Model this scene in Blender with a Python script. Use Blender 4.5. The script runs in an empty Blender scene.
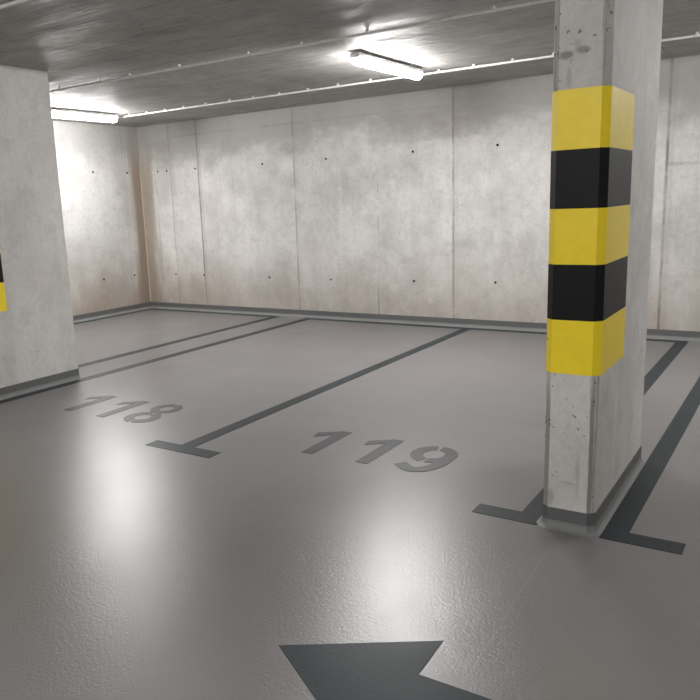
import bpy, bmesh, math, random
from mathutils import Matrix, Vector

scn = bpy.context.scene
COL = scn.collection
random.seed(7)

# ------------------------------------------------------------------ dimensions (metres)
H = 3.018            # ceiling height
YB = 9.18            # far wall
XL = -9.468          # left wall
XR = 7.0             # right wall (outside the photograph)
YF = -6.5            # wall behind the photographer
SK = 0.111           # painted skirting height
PW = 0.117           # painted line width
PT = 0.0025          # paint thickness

# ------------------------------------------------------------------ node helper
class G:
    def __init__(self, name):
        self.m = bpy.data.materials.new(name); self.m.use_nodes = True
        self.t = self.m.node_tree; self.t.nodes.clear()
        self.out = self.t.nodes.new('ShaderNodeOutputMaterial')
        self._pos = None
    def n(self, kind, **kw):
        nd = self.t.nodes.new(kind)
        for k, v in kw.items(): setattr(nd, k, v)
        return nd
    def link(self, a, b): self.t.links.new(a, b)
    def put(self, sock, v):
        if hasattr(v, 'is_output'): self.link(v, sock)
        else:
            if isinstance(v, (tuple, list)) and len(v) == 3 and sock.type == 'RGBA': v = (*v, 1)
            sock.default_value = v
    def math(self, op, a, b=0.0, c=0.0, clamp=False):
        nd = self.n('ShaderNodeMath', operation=op, use_clamp=clamp)
        for i, v in enumerate((a, b, c)): self.put(nd.inputs[i], v)
        return nd.outputs[0]
    def add(self, a, b): return self.math('ADD', a, b)
    def mul(self, a, b): return self.math('MULTIPLY', a, b)
    @property
    def pos(self):
        if self._pos is None: self._pos = self.n('ShaderNodeNewGeometry').outputs['Position']
        return self._pos
    def xyz(self):
        nd = self.n('ShaderNodeSeparateXYZ'); self.link(self.pos, nd.inputs[0]); return nd.outputs
    def vec(self, sx, sy, sz, off=(0, 0, 0)):
        nd = self.n('ShaderNodeMapping'); self.link(self.pos, nd.inputs['Vector'])
        nd.inputs['Scale'].default_value = (sx, sy, sz); nd.inputs['Location'].default_value = off
        return nd.outputs[0]
    def noise(self, v, scale=1.0, detail=4.0, rough=0.55):
        nd = self.n('ShaderNodeTexNoise'); self.put(nd.inputs['Vector'], v)
        nd.inputs['Scale'].default_value = scale; nd.inputs['Detail'].default_value = detail
        nd.inputs['Roughness'].default_value = rough
        return nd.outputs[0]
    def voro(self, v, scale):
        nd = self.n('ShaderNodeTexVoronoi'); self.put(nd.inputs['Vector'], v); nd.inputs['Scale'].default_value = scale
        return nd.outputs['Distance'], nd.outputs['Color']
    def ramp(self, v, lo, hi, a=0.0, b=1.0):
        nd = self.n('ShaderNodeMapRange', interpolation_type='SMOOTHSTEP', clamp=True)
        if lo > hi: lo, hi, a, b = hi, lo, b, a
        self.put(nd.inputs[0], v)
        for i, q in enumerate((lo, hi, a, b)): nd.inputs[i + 1].default_value = q
        return nd.outputs[0]
    def mix(self, f, a, b, blend='MIX'):
        nd = self.n('ShaderNodeMix', data_type='RGBA', blend_type=blend)
        self.put(nd.inputs[0], f); self.put(nd.inputs[6], a); self.put(nd.inputs[7], b)
        return nd.outputs[2]
    def line(self, coord, at, w):                       # 1 on a thin line, 0 elsewhere
        d = self.math('ABSOLUTE', self.math('SUBTRACT', coord, at))
        return self.ramp(d, w, w * 0.35)
    def bump(self, h, strength, dist, normal=None):
        nd = self.n('ShaderNodeBump'); nd.inputs['Strength'].default_value = strength
        nd.inputs['Distance'].default_value = dist; self.put(nd.inputs['Height'], h)
        if normal is not None: self.link(normal, nd.inputs['Normal'])
        return nd.outputs[0]
    def bsdf(self, color, rough, spec=0.5, normal=None, metal=0.0, coat=0.0):
        b = self.n('ShaderNodeBsdfPrincipled')
        self.put(b.inputs['Base Color'], color); self.put(b.inputs['Roughness'], rough)
        self.put(b.inputs['Specular IOR Level'], spec); b.inputs['Metallic'].default_value = metal
        b.inputs['Coat Weight'].default_value = coat
        if normal is not None: self.link(normal, b.inputs['Normal'])
        self.link(b.outputs[0], self.out.inputs[0])
        return self.m

# ------------------------------------------------------------------ materials
def concrete(name, light=(0.52, 0.50, 0.475), dark=(0.41, 0.39, 0.365), seams=(), rows=(), stain_base=0.0, corner=None,
             top=0.0, pits=0.5, rough=0.72, spec=0.35, streak_axis='z', gloss=False, joints=(), patches=(), pit_at=.735, smudges=(), runs=0):
    g = G(name); X, Y, Z = g.xyz()
    big = g.noise(g.pos, 1.3, 9, 0.66)
    col = g.mix(g.ramp(big, 0.30, 0.62), dark, light)
    sv = {'z': (4.5, 4.5, 0.55), 'x': (0.8, 6, 6)}[streak_axis]
    st = g.noise(g.vec(*sv), 1.0, 5, 0.6)
    col = g.mix(g.ramp(st, 0.42, 0.72, 0.0, 0.20), col, tuple(c * 0.72 for c in dark))
    st2 = g.noise(g.vec(*sv, off=(3.1, 1.7, 9.2)), 2.2, 4, 0.6)
    col = g.mix(g.ramp(st2, 0.52, 0.75, 0.0, 0.22), col, tuple(min(1, c * 1.22) for c in light))
    cloud = g.noise(g.pos, 4.5, 8, 0.7)
    col = g.mix(g.ramp(cloud, 0.50, 0.75, 0.0, 0.40), col, tuple(c * 0.68 for c in dark))
    grit = g.noise(g.vec(1, 1, 1, off=(6, 6, 6)), 19, 6, 0.75)
    col = g.mix(g.ramp(grit, 0.42, 0.70, 0.0, 0.26), col, tuple(c * 0.62 for c in dark))
    fine = g.noise(g.pos, 75, 3, 0.6)
    col = g.mix(g.ramp(fine, 0.35, 0.65, 0.0, 0.14), col, tuple(c * 0.6 for c in dark))
    if stain_base:
        n1 = g.noise(g.vec(2.2, 2.2, 1.0), 1.3, 6, 0.65)
        xf = g.ramp(X, -7.0, -8.6, 0.70, 1.0)
        f = g.mul(g.mul(g.ramp(g.add(Z, g.mul(n1, 1.3)), 1.75, 0.70), stain_base), xf)
        col = g.mix(f, col, (0.31, 0.255, 0.205))
        ef = g.noise(g.vec(9, 9, 5), 1.0, 5, 0.7)
        col = g.mix(g.mul(g.ramp(ef, 0.60, 0.72, 0.0, 0.55), g.ramp(Z, 0.8, 0.15)), col, (0.62, 0.59, 0.55))
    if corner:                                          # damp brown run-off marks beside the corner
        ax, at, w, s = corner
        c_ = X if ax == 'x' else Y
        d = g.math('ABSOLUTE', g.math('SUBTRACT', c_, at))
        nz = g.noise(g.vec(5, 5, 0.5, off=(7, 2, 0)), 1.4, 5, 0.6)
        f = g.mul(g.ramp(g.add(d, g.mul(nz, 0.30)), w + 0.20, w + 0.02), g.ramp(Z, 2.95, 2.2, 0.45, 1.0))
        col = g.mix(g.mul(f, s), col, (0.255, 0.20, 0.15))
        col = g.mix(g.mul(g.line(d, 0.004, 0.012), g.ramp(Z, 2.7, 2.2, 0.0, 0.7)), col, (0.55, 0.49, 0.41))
    if top:                                             # cloudy darker band towards the ceiling
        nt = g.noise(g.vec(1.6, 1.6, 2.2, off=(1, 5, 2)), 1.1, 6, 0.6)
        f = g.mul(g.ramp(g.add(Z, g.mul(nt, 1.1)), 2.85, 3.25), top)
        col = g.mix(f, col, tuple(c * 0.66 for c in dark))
    for (x0, x1, z0, z1, s) in patches:                 # rectangular formwork patches of another tone
        nz = g.mul(g.math('SUBTRACT', g.noise(g.pos, 9, 3), 0.5), 0.10)
        xx = g.add(X, nz); zz = g.add(Z, nz)
        f = g.mul(g.mul(g.ramp(xx, x0 - .03, x0 + .03), g.ramp(xx, x1 + .05, x1 - .05)),
                  g.mul(g.ramp(zz, z0 - .02, z0 + .02), g.ramp(zz, z1 + .03, z1 - .03)))
        col = g.mix(g.mul(f, abs(s)), col, (0.24, 0.215, 0.195) if s > 0 else (0.60, 0.57, 0.56))
    for (sx, sz, rx, rz, s) in smudges:                 # grease marks
        nz = g.mul(g.math('SUBTRACT', g.noise(g.pos, 25, 3), 0.5), 0.8)
        dx = g.mul(g.math('SUBTRACT', X, sx), 1/rx); dz = g.mul(g.math('SUBTRACT', Z, sz), 1/rz)
        r2_ = g.math('SQRT', g.add(g.mul(dx, dx), g.mul(dz, dz)))
        col = g.mix(g.mul(g.mul(g.ramp(g.add(r2_, nz), 1.25, 0.5), s), g.math('LESS_THAN', Y, 3.70)), col, (0.20, 0.18, 0.165))
    if runs:                                            # dark vertical run-off lines
        rn = g.noise(g.vec(45, 45, 0.8), 1.0, 4, 0.6)
        rm = g.noise(g.vec(2, 2, 1.6, off=(5, 5, 1)), 1.0, 3, 0.5)
        col = g.mix(g.mul(g.ramp(g.add(rn, g.mul(g.math('SUBTRACT', rm, .5), .35)), 0.46, 0.58), runs), col, (0.12, 0.105, 0.09))
    hgt = g.mul(cloud, 0.5)
    if pits:
        pn = g.noise(g.pos, 34, 2.5, 0.5)
        pm = g.noise(g.vec(1, 1, 1, off=(2, 9, 4)), 2.6, 5, 0.65)
        pit = g.ramp(g.add(pn, g.mul(g.math('SUBTRACT', pm, 0.5), 0.55)), pit_at, pit_at + .03)
        if smudges:                                     # the narrow faces are cast rougher than the long ones
            nn = g.n('ShaderNodeSeparateXYZ'); g.link(g.n('ShaderNodeNewGeometry').outputs['True Normal'], nn.inputs[0])
            pit = g.mul(pit, g.ramp(g.math('ABSOLUTE', nn.outputs[1]), 0.3, 0.6, 0.22, 1.0))
        pit = g.mul(pit, pits)
        col = g.mix(pit, col, (0.13, 0.115, 0.10))
        hgt = g.math('SUBTRACT', hgt, g.mul(pit, 1.0))
    wav = g.mul(g.math('SUBTRACT', g.noise(g.vec(1, 1, 3), 1.2, 3), 0.5), 0.012)
    for (ax, at, w, s) in seams:                        # panel joints of the formwork
        c_ = {'x': X, 'y': Y, 'z': Z}[ax]
        brk = g.ramp(g.noise(g.vec(3, 3, 2.2, off=(at, 0, 0)), 1.5, 4), 0.35, 0.62, 0.35, 1.0)
        l = g.mul(g.mul(g.line(g.add(c_, wav), at, w), brk), s)
        col = g.mix(l, col, (0.17, 0.145, 0.12))
        # grey halo of leaked grout beside the joint
        l2 = g.mul(g.line(g.add(c_, g.mul(wav, 3)), at + 0.03, 0.06), 0.22 * s)
        col = g.mix(l2, col, (0.25, 0.225, 0.20))
        hgt = g.math('SUBTRACT', hgt, g.mul(l, 0.8))
    for (ax, at, w, s, bax, b0, b1) in rows:            # joints that run only part of the way
        c_ = {'x': X, 'y': Y, 'z': Z}[ax]; e_ = {'x': X, 'y': Y, 'z': Z}[bax]
        within = g.mul(g.math('GREATER_THAN', e_, b0), g.math('LESS_THAN', e_, b1))
        brk = g.ramp(g.noise(g.vec(3, 3, 3, off=(at, b0, 0)), 1.6, 4), 0.38, 0.60, 0.15, 1.0)
        l = g.mul(g.mul(g.line(g.add(c_, wav), at, w), brk), g.mul(within, s))
        col = g.mix(l, col, (0.10, 0.09, 0.08))
        hgt = g.math('SUBTRACT', hgt, g.mul(l, 1.0))
    if gloss:
        sb = g.noise(g.vec(3.0, 15, 15), 1.0, 7, 0.72)
        hgt = g.add(hgt, g.mul(sb, 3.2))
        col = g.mix(g.ramp(sb, 0.48, 0.66, 0.0, 0.5), col, tuple(c * 0.55 for c in dark))
        rg = g.ramp(g.noise(g.vec(1.4, 5, 5, off=(4, 4, 4)), 1.0, 6, 0.65), 0.35, 0.65, rough - 0.12, rough + 0.12)
    else:
        rg = rough
    nrm = g.bump(g.add(hgt, g.mul(fine, 0.12)), 0.6 if gloss else 0.35, 0.012)
    return g.bsdf(col, rg, spec, nrm)

def floor_paint(name, colour, rough=0.30, spec=1.0, wear=0.08, grain=1.0, joint=False):
    g = G(name); X, Y, Z = g.xyz()
    big = g.noise(g.pos, 0.55, 4, 0.5)
    col = g.mix(g.ramp(big, 0.35, 0.65), tuple(c * (1 - wear) for c in colour), tuple(c * (1 + wear) for c in colour))
    mid = g.noise(g.vec(1, 1, 1, off=(3, 8, 0)), 3.2, 6, 0.7)
    col = g.mix(g.ramp(mid, 0.55, 0.75, 0.0, 0.14), col, tuple(c * 0.72 for c in colour))
    if joint:                                           # a fine cast joint across the driveway
        jl = g.mul(g.line(g.add(X, g.mul(Y, 0.042)), -0.823, 0.005), g.mul(g.math('LESS_THAN', Y, 3.55), 0.12))
        col = g.mix(jl, col, (0.45, 0.44, 0.42))
    peel = g.noise(g.pos, 85, 2, 0.6)
    peel2 = g.noise(g.pos, 42, 2, 0.5)
    nrm = g.bump(g.add(peel, g.mul(peel2, 0.5)), 0.23 * grain, 0.006)
    rg = g.ramp(g.noise(g.pos, 1.6, 5, 0.6), 0.3, 0.7, rough - 0.02, rough + 0.03)
    return g.bsdf(col, rg, spec, nrm)

def plain(name, colour, rough=0.5, spec=0.5, var=0.06, scale=20, pits=False, coat=0.0):
    g = G(name)
    n = g.noise(g.pos, scale, 4, 0.6)
    col = g.mix(g.ramp(n, 0.35, 0.65), tuple(c * (1 - var) for c in colour), tuple(min(1, c * (1 + var)) for c in colour))
    h = n
    if pits:
        d, c = g.voro(g.pos, 15)
        sc = g.n('ShaderNodeSeparateColor'); g.link(c, sc.inputs[0])
        rad = g.ramp(sc.outputs[0], 0.86, 1.0, 0.0, 0.13)
        pit = g.math('LESS_THAN', d, rad)
        col = g.mix(g.mul(pit, 0.75), col, tuple(c_ * 0.25 for c_ in colour))
        h = g.math('SUBTRACT', g.mul(n, 0.3), pit)
    return g.bsdf(col, rough, spec, g.bump(h, 0.2, 0.004), coat=coat)

def glow(name, colour, strength):
    g = G(name)
    e = g.n('ShaderNodeEmission'); e.inputs[0].default_value = (*colour, 1); 
    nz = g.n('ShaderNodeSeparateXYZ'); g.link(g.n('ShaderNodeNewGeometry').outputs['Normal'], nz.inputs[0])
    # the light-emitting boards face down: the sides of the diffuser glow less than its underside
    g.link(g.mul(g.add(g.mul(g.math('MAXIMUM', g.mul(nz.outputs[2], -1.0), 0.0), 0.62), 0.42), strength), e.inputs[1])
    g.link(e.outputs[0], g.out.inputs[0]); return g.m

M = {}
WALL = dict(light=(0.67, 0.655, 0.63), dark=(0.48, 0.465, 0.445))
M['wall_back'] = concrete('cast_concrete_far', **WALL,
    seams=[('x', -8.78, .012, .55), ('x', -8.18, .016, .9), ('x', -6.34, .018, .5), ('x', -3.89, .020, .55), ('x', -1.42, .02, .8)],
    rows=[('z', 2.80, .02, .16, 'x', -8.7, -3.9), ('z', 1.93, .03, .3, 'x', -1.42, 9), ('x', -5.0, .012, .5, 'z', .1, .62),
          ('x', -4.98, .012, .28, 'z', 1.0, 1.9), ('x', -9.12, .014, .35, 'z', .1, 2.3)],
    patches=[(-5.1, -3.4, 2.40, 2.76, .22), (-3.4, -1.42, 2.62, 2.9, .16), (-6.3, -5.75, .45, 1.1, -.30), (-9.3, -8.8, 2.3, 2.75, .22), (-3.9, -3.55, 2.42, 2.66, .2)],
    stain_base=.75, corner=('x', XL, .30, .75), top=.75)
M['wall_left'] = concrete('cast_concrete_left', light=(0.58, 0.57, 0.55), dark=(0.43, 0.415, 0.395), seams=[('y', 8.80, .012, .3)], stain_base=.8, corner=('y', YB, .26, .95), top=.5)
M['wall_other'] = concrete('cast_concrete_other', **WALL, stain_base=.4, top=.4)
M['ceiling'] = concrete('soffit_concrete', light=(0.44, 0.43, 0.405), dark=(0.33, 0.32, 0.30), streak_axis='x', gloss=True, rough=.60, spec=.30, pits=.6,
    rows=[('y', 6.50, .008, .7, 'x', -9, 2), ('y', 5.45, .010, .7, 'x', -9.4, -3.2), ('y', 4.45, .008, .6, 'x', -9, -4), ('y', 7.0, .006, .7, 'x', -3.4, -1.2), ('x', -3.33, .006, .8, 'y', 5.9, 7.6),
          ('x', -4.8, .008, .6, 'y', 4.4, 5.6), ('y', 5.0, .010, .6, 'x', -8, -5), ('y', 3.9, .012, .6, 'x', -8, 2), ('x', -6.4, .008, .6, 'y', 3.9, 5.4),
          ('x', -1.4, .008, .6, 'y', 7.2, 9.1), ('y', 2.5, .01, .6, 'x', -9, 6)])
SMUDGES = [(-1.011, 2.300, .036, .020, .8), (-.937, 2.315, .034, .018, .7), (-.996, 2.20, .014, .05, .35), (-.962, 2.345, .02, .02, .3), (-1.03, .17, .02, .05, .5), (-.90, .30, .012, .12, .3), (-.945, .255, .05, .006, .4)]
M['pillar'] = concrete('pillar_concrete', light=(0.66, 0.64, 0.615), dark=(0.53, 0.51, 0.485), pits=.75, pit_at=.685, rough=.62, smudges=SMUDGES, rows=[('x', -1.045, .004, .5, 'y', 3.6, 3.70), ('x', -.852, .004, .5, 'y', 3.6, 3.70)])
M['chamfer'] = concrete('pillar_chamfer_concrete', light=(0.60, 0.585, 0.56), dark=(0.46, 0.44, 0.42), pits=.8, pit_at=.67, rough=.75, runs=.55)
FLOORC = (0.180, 0.171, 0.171)
M['floor'] = floor_paint('floor_coating', FLOORC, joint=True)
M['line'] = floor_paint('dark_line_paint', (0.018, 0.026, 0.031), rough=.45, spec=.35, wear=.12, grain=.45)
M['digit'] = floor_paint('grey_number_paint', (0.062, 0.062, 0.068), rough=.42, spec=.4, wear=.12, grain=.6)
M['skirt'] = floor_paint('skirting_coating_shaded', (0.100, 0.103, 0.104), rough=.5, grain=.6)  # floor coating on the upright band, its weaker light painted as darker grey
M['cove'] = floor_paint('cove_coating_lit', (0.195, 0.197, 0.192), rough=.5, spec=.35, grain=.6)  # same coating, light on the upturned face painted in as lighter grey
M['yellow'] = plain('yellow_paint', (0.90, 0.68, 0.018), rough=.45, var=.02, pits=True)
M['black'] = plain('black_paint', (0.006, 0.006, 0.007), rough=.5, spec=.22, var=.1)
M['pvc'] = plain('white_plastic', (0.72, 0.71, 0.68), rough=.4)
M['housing'] = plain('grey_plastic', (0.80, 0.80, 0.81), rough=.5)
M['cable'] = plain('grey_cable', (0.25, 0.25, 0.25), rough=.5)
M['hole'] = plain('dark_hole', (0.010, 0.009, 0.009), rough=.95, spec=.1)
M['tube'] = glow('lit_diffuser', (1.0, 0.990, 0.978), 32.0)

# ------------------------------------------------------------------ mesh helpers
def obj(name, bm, mat, parent=None, smooth=False):
    bmesh.ops.recalc_face_normals(bm, faces=bm.faces)
    me = bpy.data.meshes.new(name); bm.to_mesh(me); bm.free()
    for m in (mat if isinstance(mat, (list, tuple)) else [mat]): me.materials.append(m)
    if smooth:
        for p in me.polygons: p.use_smooth = True
    o = bpy.data.objects.new(name, me); COL.objects.link(o)
    if parent: o.parent = parent
    return o
def empty(name, loc=(0, 0, 0)):
    o = bpy.data.objects.new(name, None); o.location = loc; o.empty_display_size = .1; COL.objects.link(o); return o
def tag(o, label, cat, group=None, kind='thing'):
    o['label'] = label; o['category'] = cat; o['kind'] = kind
    if group: o['group'] = group
    return o
def struct(o, label, cat):
    o['kind'] = 'structure'; o['label'] = label; o['category'] = cat; return o
def box(bm, x0, x1, y0, y1, z0, z1, bevel=0):
    r = bmesh.ops.create_cube(bm, size=1, matrix=Matrix.Translation(((x0+x1)/2, (y0+y1)/2, (z0+z1)/2)) @ Matrix.Diagonal((x1-x0, y1-y0, z1-z0, 1)))
    if bevel:
        es = list({e for v in r['verts'] for e in v.link_edges})
        bmesh.ops.bevel(bm, geom=es, offset=bevel, segments=2, affect='EDGES', profile=.5)
    return bm
def prism(bm, pts, z0, z1):
    a = [bm.verts.new((x, y, z0)) for x, y in pts]; b = [bm.verts.new((x, y, z1)) for x, y in pts]
    n = len(pts)
    bm.faces.new(a[::-1]); bm.faces.new(b)
    fs = [bm.faces.new((a[i], a[(i+1) % n], b[(i+1) % n], b[i])) for i in range(n)]
    return fs
def tube(bm, pts, r, seg=12):
    pts = [Vector(p) for p in pts]; rings = []
    for i, p in enumerate(pts):
        d = (pts[min(i+1, len(pts)-1)] - pts[max(i-1, 0)]).normalized()
        up = Vector((0, 0, 1)) if abs(d.z) < .9 else Vector((1, 0, 0))
        s = d.cross(up).normalized(); t = s.cross(d)
        rings.append([bm.verts.new(p + r*(math.cos(2*math.pi*k/seg)*s + math.sin(2*math.pi*k/seg)*t)) for k in range(seg)])
    for a, b in zip(rings, rings[1:]):
        for k in range(seg): bm.faces.new((a[k], a[(k+1) % seg], b[(k+1) % seg], b[k]))
    bm.faces.new(rings[0][::-1]); bm.faces.new(rings[-1])
def extrude_profile(bm, prof, p0, p1, axis):            # prof: (offset, z); axis 'x' runs along X with offset towards -Y, 'y' runs along Y with offset towards +X
    def P(o, z, s): return (s, YB - o, z) if axis == 'x' else (XL + o, s, z)
    a = [bm.verts.new(P(o, z, p0)) for o, z in prof]; b = [bm.verts.new(P(o, z, p1)) for o, z in prof]
    n = len(prof)
    for i in range(n): bm.faces.new((a[i], a[(i+1) % n], b[(i+1) % n], b[i]))
    bm.faces.new(a[::-1]); bm.faces.new(b)

# ------------------------------------------------------------------ the setting
T = 0.25
f = obj('floor', box(bmesh.new(), XL - T, XR + T, YF - T, YB + T, -0.2, 0), M['floor'])
struct(f, 'glossy grey coated garage floor', 'floor')
c = obj('ceiling', box(bmesh.new(), XL - T, XR + T, YF - T, YB + T, H, H + 0.25), M['ceiling'])
struct(c, 'bare board-marked concrete ceiling', 'ceiling')

def drilled(o, holes, axis):
    """cut the conical tie holes of the formwork into a wall"""
    bm = bmesh.new()
    for (u, z) in holes:
        if axis == 'x': mtx = Matrix.Translation((u, YB + .012, z)) @ Matrix.Rotation(math.radians(-90), 4, 'X')
        else: mtx = Matrix.Translation((XL - .012, u, z)) @ Matrix.Rotation(math.radians(-90), 4, 'Y')
        bmesh.ops.create_cone(bm, cap_ends=True, segments=16, radius1=.017, radius2=.011, depth=.05, matrix=mtx)
    cut = obj('cutter', bm, M['hole'])
    o.data.materials.append(M['hole'])
    md = o.modifiers.new('holes', 'BOOLEAN'); md.operation = 'DIFFERENCE'; md.solver = 'EXACT'; md.object = cut
    md.material_mode = 'TRANSFER'
    dg = bpy.context.evaluated_depsgraph_get()
    me = bpy.data.meshes.new_from_object(o.evaluated_get(dg))
    o.modifiers.clear(); o.data = me
    bpy.data.objects.remove(cut, do_unlink=True)

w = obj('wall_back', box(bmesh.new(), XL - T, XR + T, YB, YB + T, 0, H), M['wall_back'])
drilled(w, [(-9.065, 2.28), (-8.86, 2.28), (-8.24, 2.28), (-6.91, 2.27), (-5.79, 2.27), (-4.45, 2.275), (-3.315, 2.273), (-2.1, 2.275), (-.7, 2.275),
            (-8.825, .60), (-8.205, .597), (-6.88, .584), (-5.774, .578), (-4.455, .587), (-3.324, .595), (-2.1, .59), (-.7, .59)], 'x')
struct(w, 'long pale cast concrete wall at the far end of the bays', 'wall')
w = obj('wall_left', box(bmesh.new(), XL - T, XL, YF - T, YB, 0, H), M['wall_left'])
drilled(w, [(8.175, 2.285), (8.885, 2.28), (8.19, .602), (8.855, .604), (6.9, 2.28), (6.9, .6)], 'y')
struct(w, 'pale cast concrete side wall behind the left pillar', 'wall')
w = obj('wall_right', box(bmesh.new(), XR, XR + T, YF - T, YB, 0, H), M['wall_other']); struct(w, 'cast concrete wall beyond the right pillar', 'wall')
w = obj('wall_front', box(bmesh.new(), XL, XR, YF - T, YF, 0, H), M['wall_other']); struct(w, 'cast concrete wall across the driveway', 'wall')

SKP = [(0, SK), (.004, SK), (.004, .04), (0, .04)]
CVP = [(0, .043), (.0045, .043), (.0065, .030), (.013, .016), (.025, .006), (.040, .0015), (.040, -.002), (0, -.002)]
for nm, ax, a, b, lab in (('baseboard_back', 'x', XL, XR, 'grey painted skirting band along the far wall'), ('baseboard_left', 'y', YF, YB, 'grey painted skirting band along the left wall')):
    bm = bmesh.new(); extrude_profile(bm, SKP, a, b, ax); s = obj(nm, bm, M['skirt']); struct(s, lab, 'baseboard')
    bm = bmesh.new(); extrude_profile(bm, CVP, a, b, ax); cv = obj('cove', bm, M['cove'], s, smooth=False); cv['label'] = 'rounded cove at the foot, its catch of light painted in lighter grey'

# ------------------------------------------------------------------ pillars
def cham(x0, x1, y0, y1, ch, off=0.0):
    x0 -= off; x1 += off; y0 -= off; y1 += off; c_ = ch + off * .586
    return [(x0 + c_, y0), (x1 - c_, y0), (x1, y0 + c_), (x1, y1 - c_), (x1 - c_, y1), (x0 + c_, y1), (x0, y1 - c_), (x0, y0 + c_)]
def loft(bm, polys, closed=True):                        # polys: list of (pts, z)
    rs = [[bm.verts.new((x, y, z)) for x, y in pts] for pts, z in polys]
    n = len(rs[0])
    for a, b in zip(rs, rs[1:]):
        for k in range(n if closed else n - 1): bm.faces.new((a[k], a[(k+1) % n], b[(k+1) % n], b[k]))
BZ = [2.150, 1.883, 1.614, 1.352, 1.084, 0.818]
def pillar(x0, y0, w_, d_, label):
    ch = .033
    root = empty('concrete_pillar', (x0 + w_/2, y0 + d_/2, 0)); tag(root, label, 'pillar', 'concrete pillars with hazard bands')
    X0, X1, Y0, Y1 = -w_/2, w_/2, -d_/2, d_/2
    bm = bmesh.new(); fs = prism(bm, cham(X0, X1, Y0, Y1, ch), 0, H)
    for i in (1, 3, 5, 7): fs[i].material_index = 1
    obj('shaft', bm, [M['pillar'], M['chamfer']], root)
    bw = .534
    def wrap(o_):
        p = cham(X0, X1, Y0, Y1, ch, o_)
        return [(X0 - o_, Y0 + bw), p[7], p[0], p[1], p[2], (X1 + o_, Y0 + bw)]
    for i in range(5):
        z1, z0 = BZ[i], BZ[i+1]
        bm = bmesh.new()
        a, b = wrap(.0025), wrap(.0002)
        loft(bm, [(b, z1), (a, z1), (a, z0), (b, z0)], closed=False)
        for s in (0, 5):                                 # close the two ends
            bm.faces.new([bm.verts.new((*p, z)) for p, z in ((a[s], z0), (a[s], z1), (b[s], z1), (b[s], z0))])
        o = obj('hazard_band', bm, M['yellow'] if i % 2 == 0 else M['black'], root)
        o['label'] = 'painted %s band' % ('yellow' if i % 2 == 0 else 'black')
    bm = bmesh.new()
    P = lambda o_: cham(X0, X1, Y0, Y1, ch, o_)
    loft(bm, [(P(.0), SK), (P(.004), SK), (P(.004), .038)]); s = obj('skirting', bm, M['skirt'], root); s['label'] = 'grey painted skirting'
    bm = bmesh.new()
    loft(bm, [(P(o_), z) for o_, z in ((.004, .044), (.0048, .043), (.0068, .030), (.012, .016), (.022, .006), (.034, .0016), (.034, 0))])
    s = obj('cove', bm, M['cove'], root); s['label'] = 'rounded grey cove at the foot'
    return root
pillar(-1.075, 3.675, .259, 1.233, 'whole concrete pillar with yellow and black bands standing right of bay 119')
pillar(-6.474, 3.650, .264, 1.30, 'concrete pillar cut by the left edge, only a sliver of yellow and black showing')

# ------------------------------------------------------------------ painted markings
def strip(name, x0, x1, y0, y1, parent, z=PT, mat='line'):
    o = obj(name, box(bmesh.new(), x0, x1, y0, y1, 0, z), M[mat], parent); return o
TF, TB = 3.664, 3.79
YE = YB - .040                                          # far end of the bay lines, at the cove
def bay_line(x0, bars, label, name='parking_line'):
    r = empty(name, (x0 + PW/2, TB, 0)); tag(r, label, 'parking line', 'dark parking bay lines')
    def loc(o):
        o.parent = r; o.matrix_parent_inverse = Matrix.Translation(-r.location); return o
    loc(strip('stripe', x0, x0 + PW, TB, YE - .095, None))
    for a, b in bars: loc(strip('crossbar', a, b, TF, TB, None))
    return r
bay_line(-3.717, [(-3.96, -3.342)], 'dark grey line with a short crossbar dividing bays 118 and 119')
bay_line(-1.213, [(-1.449, -1.096)], 'dark line on the right border of bay 119, passing behind the whole pillar')
bay_line(-.786, [(-.786, -.412)], 'dark line right of the whole pillar, with a crossbar at its foot')
bay_line(-6.200, [(-6.200, -5.905)], 'dark line on the left border of bay 118, running beside the left pillar')
bay_line(-6.790, [(-7.05, -6.673)], 'narrow dark line behind the left pillar, the farther of the pair left of bay 118')
LW = .095
def end_line(x0, x1, y0, y1, label):
    o = obj('border_line', box(bmesh.new(), x0, x1, y0, y1, 0, PT), M['line']); tag(o, label, 'parking line', 'dark border lines along the walls'); return o
end_line(XL + .04, -6.673, YE - LW, YE, 'thin dark line along the far wall foot, nearest the room corner')
end_line(-6.200, -1.096, YE - LW, YE, 'long thin dark line along the far wall foot closing off bays 118 and 119')
end_line(XL + .04, XL + .04 + LW, TB, YE - LW, 'thin dark line along the foot of the left wall')

def poly(bm, pts, z): prism(bm, pts, 0, z)
def ring(bm, cx, cy, rx, ry, ix, iy, z, gaps=(), gw=.012, a0=0, a1=360, n=56):
    """elliptical ring with narrow stencil bridges at the given angles"""
    step = (a1 - a0) / n
    for k in range(n):
        t0, t1 = a0 + k*step, a0 + (k+1)*step; tm = (t0 + t1)/2
        if any(abs((tm - q + 180) % 360 - 180) < math.degrees(gw / ((rx + ix)/2)) for q in gaps): continue
        c0, s0, c1, s1 = math.cos(math.radians(t0)), math.sin(math.radians(t0)), math.cos(math.radians(t1)), math.sin(math.radians(t1))
        poly(bm, [(cx + ix*c0, cy + iy*s0), (cx + rx*c0, cy + ry*s0), (cx + rx*c1, cy + ry*s1), (cx + ix*c1, cy + iy*s1)], z)
def stroke(bm, path, w, z):
    pts = [Vector((*p, 0)) for p in path]
    L, R_ = [], []
    for i, p in enumerate(pts):
        d = (pts[min(i+1, len(pts)-1)] - pts[max(i-1, 0)]).normalized(); nrm = Vector((-d.y, d.x, 0))
        wi = w[i] if isinstance(w, (list, tuple)) else w
        L.append(p + nrm*wi/2); R_.append(p - nrm*wi/2)
    for i in range(len(pts)-1): poly(bm, [tuple(q[:2]) for q in (R_[i], R_[i+1], L[i+1], L[i])], z)
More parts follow.
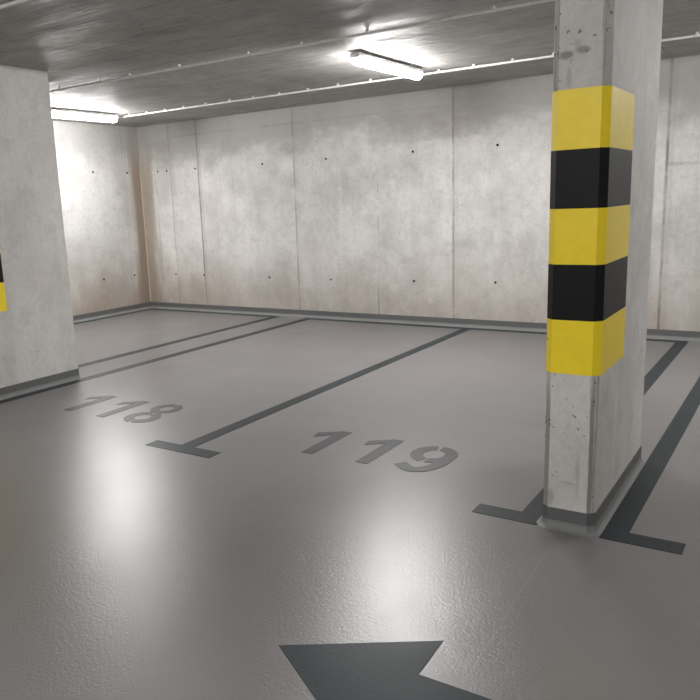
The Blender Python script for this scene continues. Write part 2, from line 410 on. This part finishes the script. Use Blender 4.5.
def digit_mesh(ch):
    bm = bmesh.new()
    if ch == '1':                                       # origin: left foot of the stem
        poly(bm, [(0, 0), (.092, 0), (.092, .535), (.012, .535), (0, .520)], PT)
        poly(bm, [(0, .425), (0, .520), (-.135, .425), (-.118, .335)], PT)
    elif ch == '8':                                     # origin: middle of the base line
        ring(bm, 0, .150, .158, .152, .070, .072, PT, gaps=(90, 270))
        ring(bm, 0, .432, .140, .138, .060, .066, PT + .0004, gaps=(90, 270), gw=.012)
    elif ch == '9':
        ring(bm, 0, .370, .158, .168, .070, .088, PT, gaps=(95, 265))
        path = []
        for k in range(15):
            t = math.radians(8 - k * 9.0); path.append((-.010 + .124*math.cos(t) - .002*k*.1, .270 + .222*math.sin(t)))
        path = [(.114, .370), (.114, .330)] + path[1:] + [(-.125, .118)]
        stroke(bm, path, .086, PT + .0004)
    return bm
def bay_number(text, xs, y, label):
    r = empty('bay_number', (sum(xs)/3, y, 0)); tag(r, label, 'bay number', 'stencilled bay numbers')
    for ch, x in zip(text, xs):
        o = obj('digit', digit_mesh(ch), M['digit'], r); o.location = (x - r.location.x, 0, 0)
    return r
bay_number('119', (-2.845, -2.415, -2.018), 4.060, 'grey stencilled number 119 painted on the floor right of the T-shaped line')
bay_number('118', (-5.352, -4.925, -4.525), 4.036, 'grey stencilled number 118 painted on the floor by the left pillar')

bm = bmesh.new()
AY = 2.104
prism(bm, [(-1.622, AY), (-1.085, AY - .350), (-1.076, AY - .110), (1.25, AY - .110), (1.25, AY + .110), (-1.076, AY + .110), (-1.085, AY + .350)], 0, PT)
ar = obj('floor_arrow', bm, M['line']); tag(ar, 'large dark direction arrow painted on the driveway floor, cut by the bottom edge', 'floor arrow')

# ------------------------------------------------------------------ lamps
LL, LY0 = 1.35, 6.31
def make_lamp():
    root = empty('ceiling_lamp', (0, 0, H))
    y0, y1 = -LL/2, LL/2
    bm = bmesh.new()                                    # shallow tray against the ceiling
    prof = [(-.042, -.018), (.042, -.018), (.054, -.034), (.054, -.054), (-.054, -.054), (-.054, -.034)]
    a = [bm.verts.new((x, y0 + .01, z)) for x, z in prof]; b = [bm.verts.new((x, y1 - .01, z)) for x, z in prof]
    for i in range(6): bm.faces.new((a[i], a[(i+1) % 6], b[(i+1) % 6], b[i]))
    bm.faces.new(a[::-1]); bm.faces.new(b)
    obj('housing', bm, M['housing'], root)
    bm = bmesh.new()                                    # long rounded diffuser
    n = 14; rings = []
    arc = [(-.050*math.cos(math.pi*k/n), -.054 - .068*math.sin(math.pi*k/n)**.7 if 0 < k < n else -.054) for k in range(n+1)]
    for y, s in ((y0 + .012, .72), (y0 + .018, .90), (y0 + .032, 1), (y1 - .032, 1), (y1 - .018, .90), (y1 - .012, .72)):
        rings.append([bm.verts.new((x*s, y, -.054 + (z + .054)*s)) for x, z in arc])
    for p, q in zip(rings, rings[1:]):
        for k in range(n): bm.faces.new((p[k], p[k+1], q[k+1], q[k]))
    bm.faces.new(rings[0][::-1]); bm.faces.new(rings[-1])
    d = obj('diffuser', bm, M['tube'], root, smooth=True); d['label'] = 'glowing white diffuser'
    for y in (y0 + .25, y1 - .25):
        obj('bracket', box(bmesh.new(), -.03, .03, y - .015, y + .015, -.018, 0), M['pvc'], root)
    for s in (-1, 1):
        bm = bmesh.new(); e = y1 if s > 0 else y0
        box(bm, -.050, .050, min(e, e - s*.014), max(e, e - s*.014), -.066, -.030, .006)
        obj('end_cap', bm, M['housing'], root)
    bm = bmesh.new()
    tube(bm, [(.0, y1, -.045), (.0, y1 + .05, -.042), (.0, y1 + .10, -.034), (.0, y1 + .150, -.030)], .009, 8)
    g_ = obj('supply_cable', bm, M['cable'], root)
    return root
def copy_tree(o, parent=None):
    n = o.copy(); COL.objects.link(n)
    if parent: n.parent = parent
    for ch in list(o.children): copy_tree(ch, n)
    return n
LAMPS = [(-3.60, LY0 - .06, 'lit white tube lamp hanging from the ceiling above the line between bays 118 and 119'),
         (-8.290, LY0, 'lit white tube lamp at the upper left, its near end hidden by the left pillar'),
         (1.10, LY0, 'lit white tube lamp over the bays right of the full pillar, outside the photo'),
         (-1.25, -1.3, 'unseen lit white tube lamp over the driveway right behind the photographer'),
         (-5.95, -1.3, 'unseen lit white tube lamp over the driveway behind and left of the photographer'),
         (3.45, -1.3, 'unseen lit white tube lamp over the driveway behind and right of the photographer')]
proto = make_lamp()
for i, (x, y, lab) in enumerate(LAMPS):
    o = proto if i == 0 else copy_tree(proto)
    o.location = (x, y + LL/2, H)
    if y < 0: o.rotation_euler = (0, 0, math.pi/2)  # unseen driveway lamps, added and turned to light the pillar front
    tag(o, lab, 'lamp', 'white tube lamps')

# ------------------------------------------------------------------ conduits
def conduit(y, x0, x1, clips, label):
    z = -.030; r = .0115
    root = empty('cable_conduit', ((x0 + x1)/2, y, H)); tag(root, label, 'conduit', 'white conduits under the ceiling')
    cx = (x0 + x1)/2
    bm = bmesh.new(); tube(bm, [(x0 - cx, 0, z), (x1 - cx, 0, z)], r); obj('pipe', bm, M['pvc'], root, smooth=False)
    for x in clips:
        bm = bmesh.new(); X_ = x - cx
        box(bm, X_ - .011, X_ + .011, -.010, .010, z + .008, .002, .0)        # foot on the ceiling
        box(bm, X_ - .011, X_ + .011, -.0165, .0165, z - .004, z + .012, .003)  # saddle round the pipe
        obj('clip', bm, M['pvc'], root)
cl2 = [-8.20, -7.85, -7.50, -7.16, -6.77, -6.36, -5.98, -5.58, -5.16, -4.74, -4.31, -3.86, -3.48, -3.09, -2.68, -2.27, -1.85, -1.43, -1.02]
conduit(7.83, -8.33, 1.3, cl2, 'bright white conduit with many clips running along the far wall')
conduit(5.585, -9.3, 1.3, [-8.5, -7.7, -6.88, -6.21, -5.80, -5.13, -4.30, -3.73, -3.09, -2.06, -1.4], 'greyish conduit crossing the ceiling in front of the two lit lamps')
conduit(3.18, -9.3, 1.3, [-8.6, -7.8, -7.0, -6.2, -5.4, -4.6, -3.8], 'conduit crossing the extreme upper left corner of the photo')

# ------------------------------------------------------------------ world, camera, view
wd = bpy.data.worlds.new('garage_world'); scn.world = wd; wd.use_nodes = True
wd.node_tree.nodes['Background'].inputs[0].default_value = (0, 0, 0, 1)

yaw, pitch, roll, fpx, cx, cy, ch = 0.6039, 0.2009, 0.0428, 750.13, 302.3, 354.36, 1.7
cyw, syw, cp, sp = math.cos(yaw), math.sin(yaw), math.cos(pitch), math.sin(pitch)
fwd = Vector((-syw*cp, cyw*cp, -sp)); right = Vector((cyw, syw, 0)); down = fwd.cross(right)
c_, s_ = math.cos(roll), math.sin(roll)
r2 = c_*right + s_*down; d2 = -s_*right + c_*down
cam = bpy.data.cameras.new('camera'); co = bpy.data.objects.new('camera', cam); COL.objects.link(co)
mx = Matrix((( r2.x, -d2.x, -fwd.x, 0), (r2.y, -d2.y, -fwd.y, 0), (r2.z, -d2.z, -fwd.z, ch), (0, 0, 0, 1)))
co.matrix_world = mx
cam.sensor_fit = 'HORIZONTAL'; cam.sensor_width = 36; cam.lens = fpx / 700 * 36
cam.shift_x = (350 - cx) / 700; cam.shift_y = (cy - 350) / 700
cam.clip_start = .05; cam.clip_end = 100
scn.camera = co

vs = scn.view_settings
vs.view_transform = 'Standard'; vs.look = 'None'; vs.gamma = 1; vs.use_curve_mapping = False
vs.exposure = 2.85
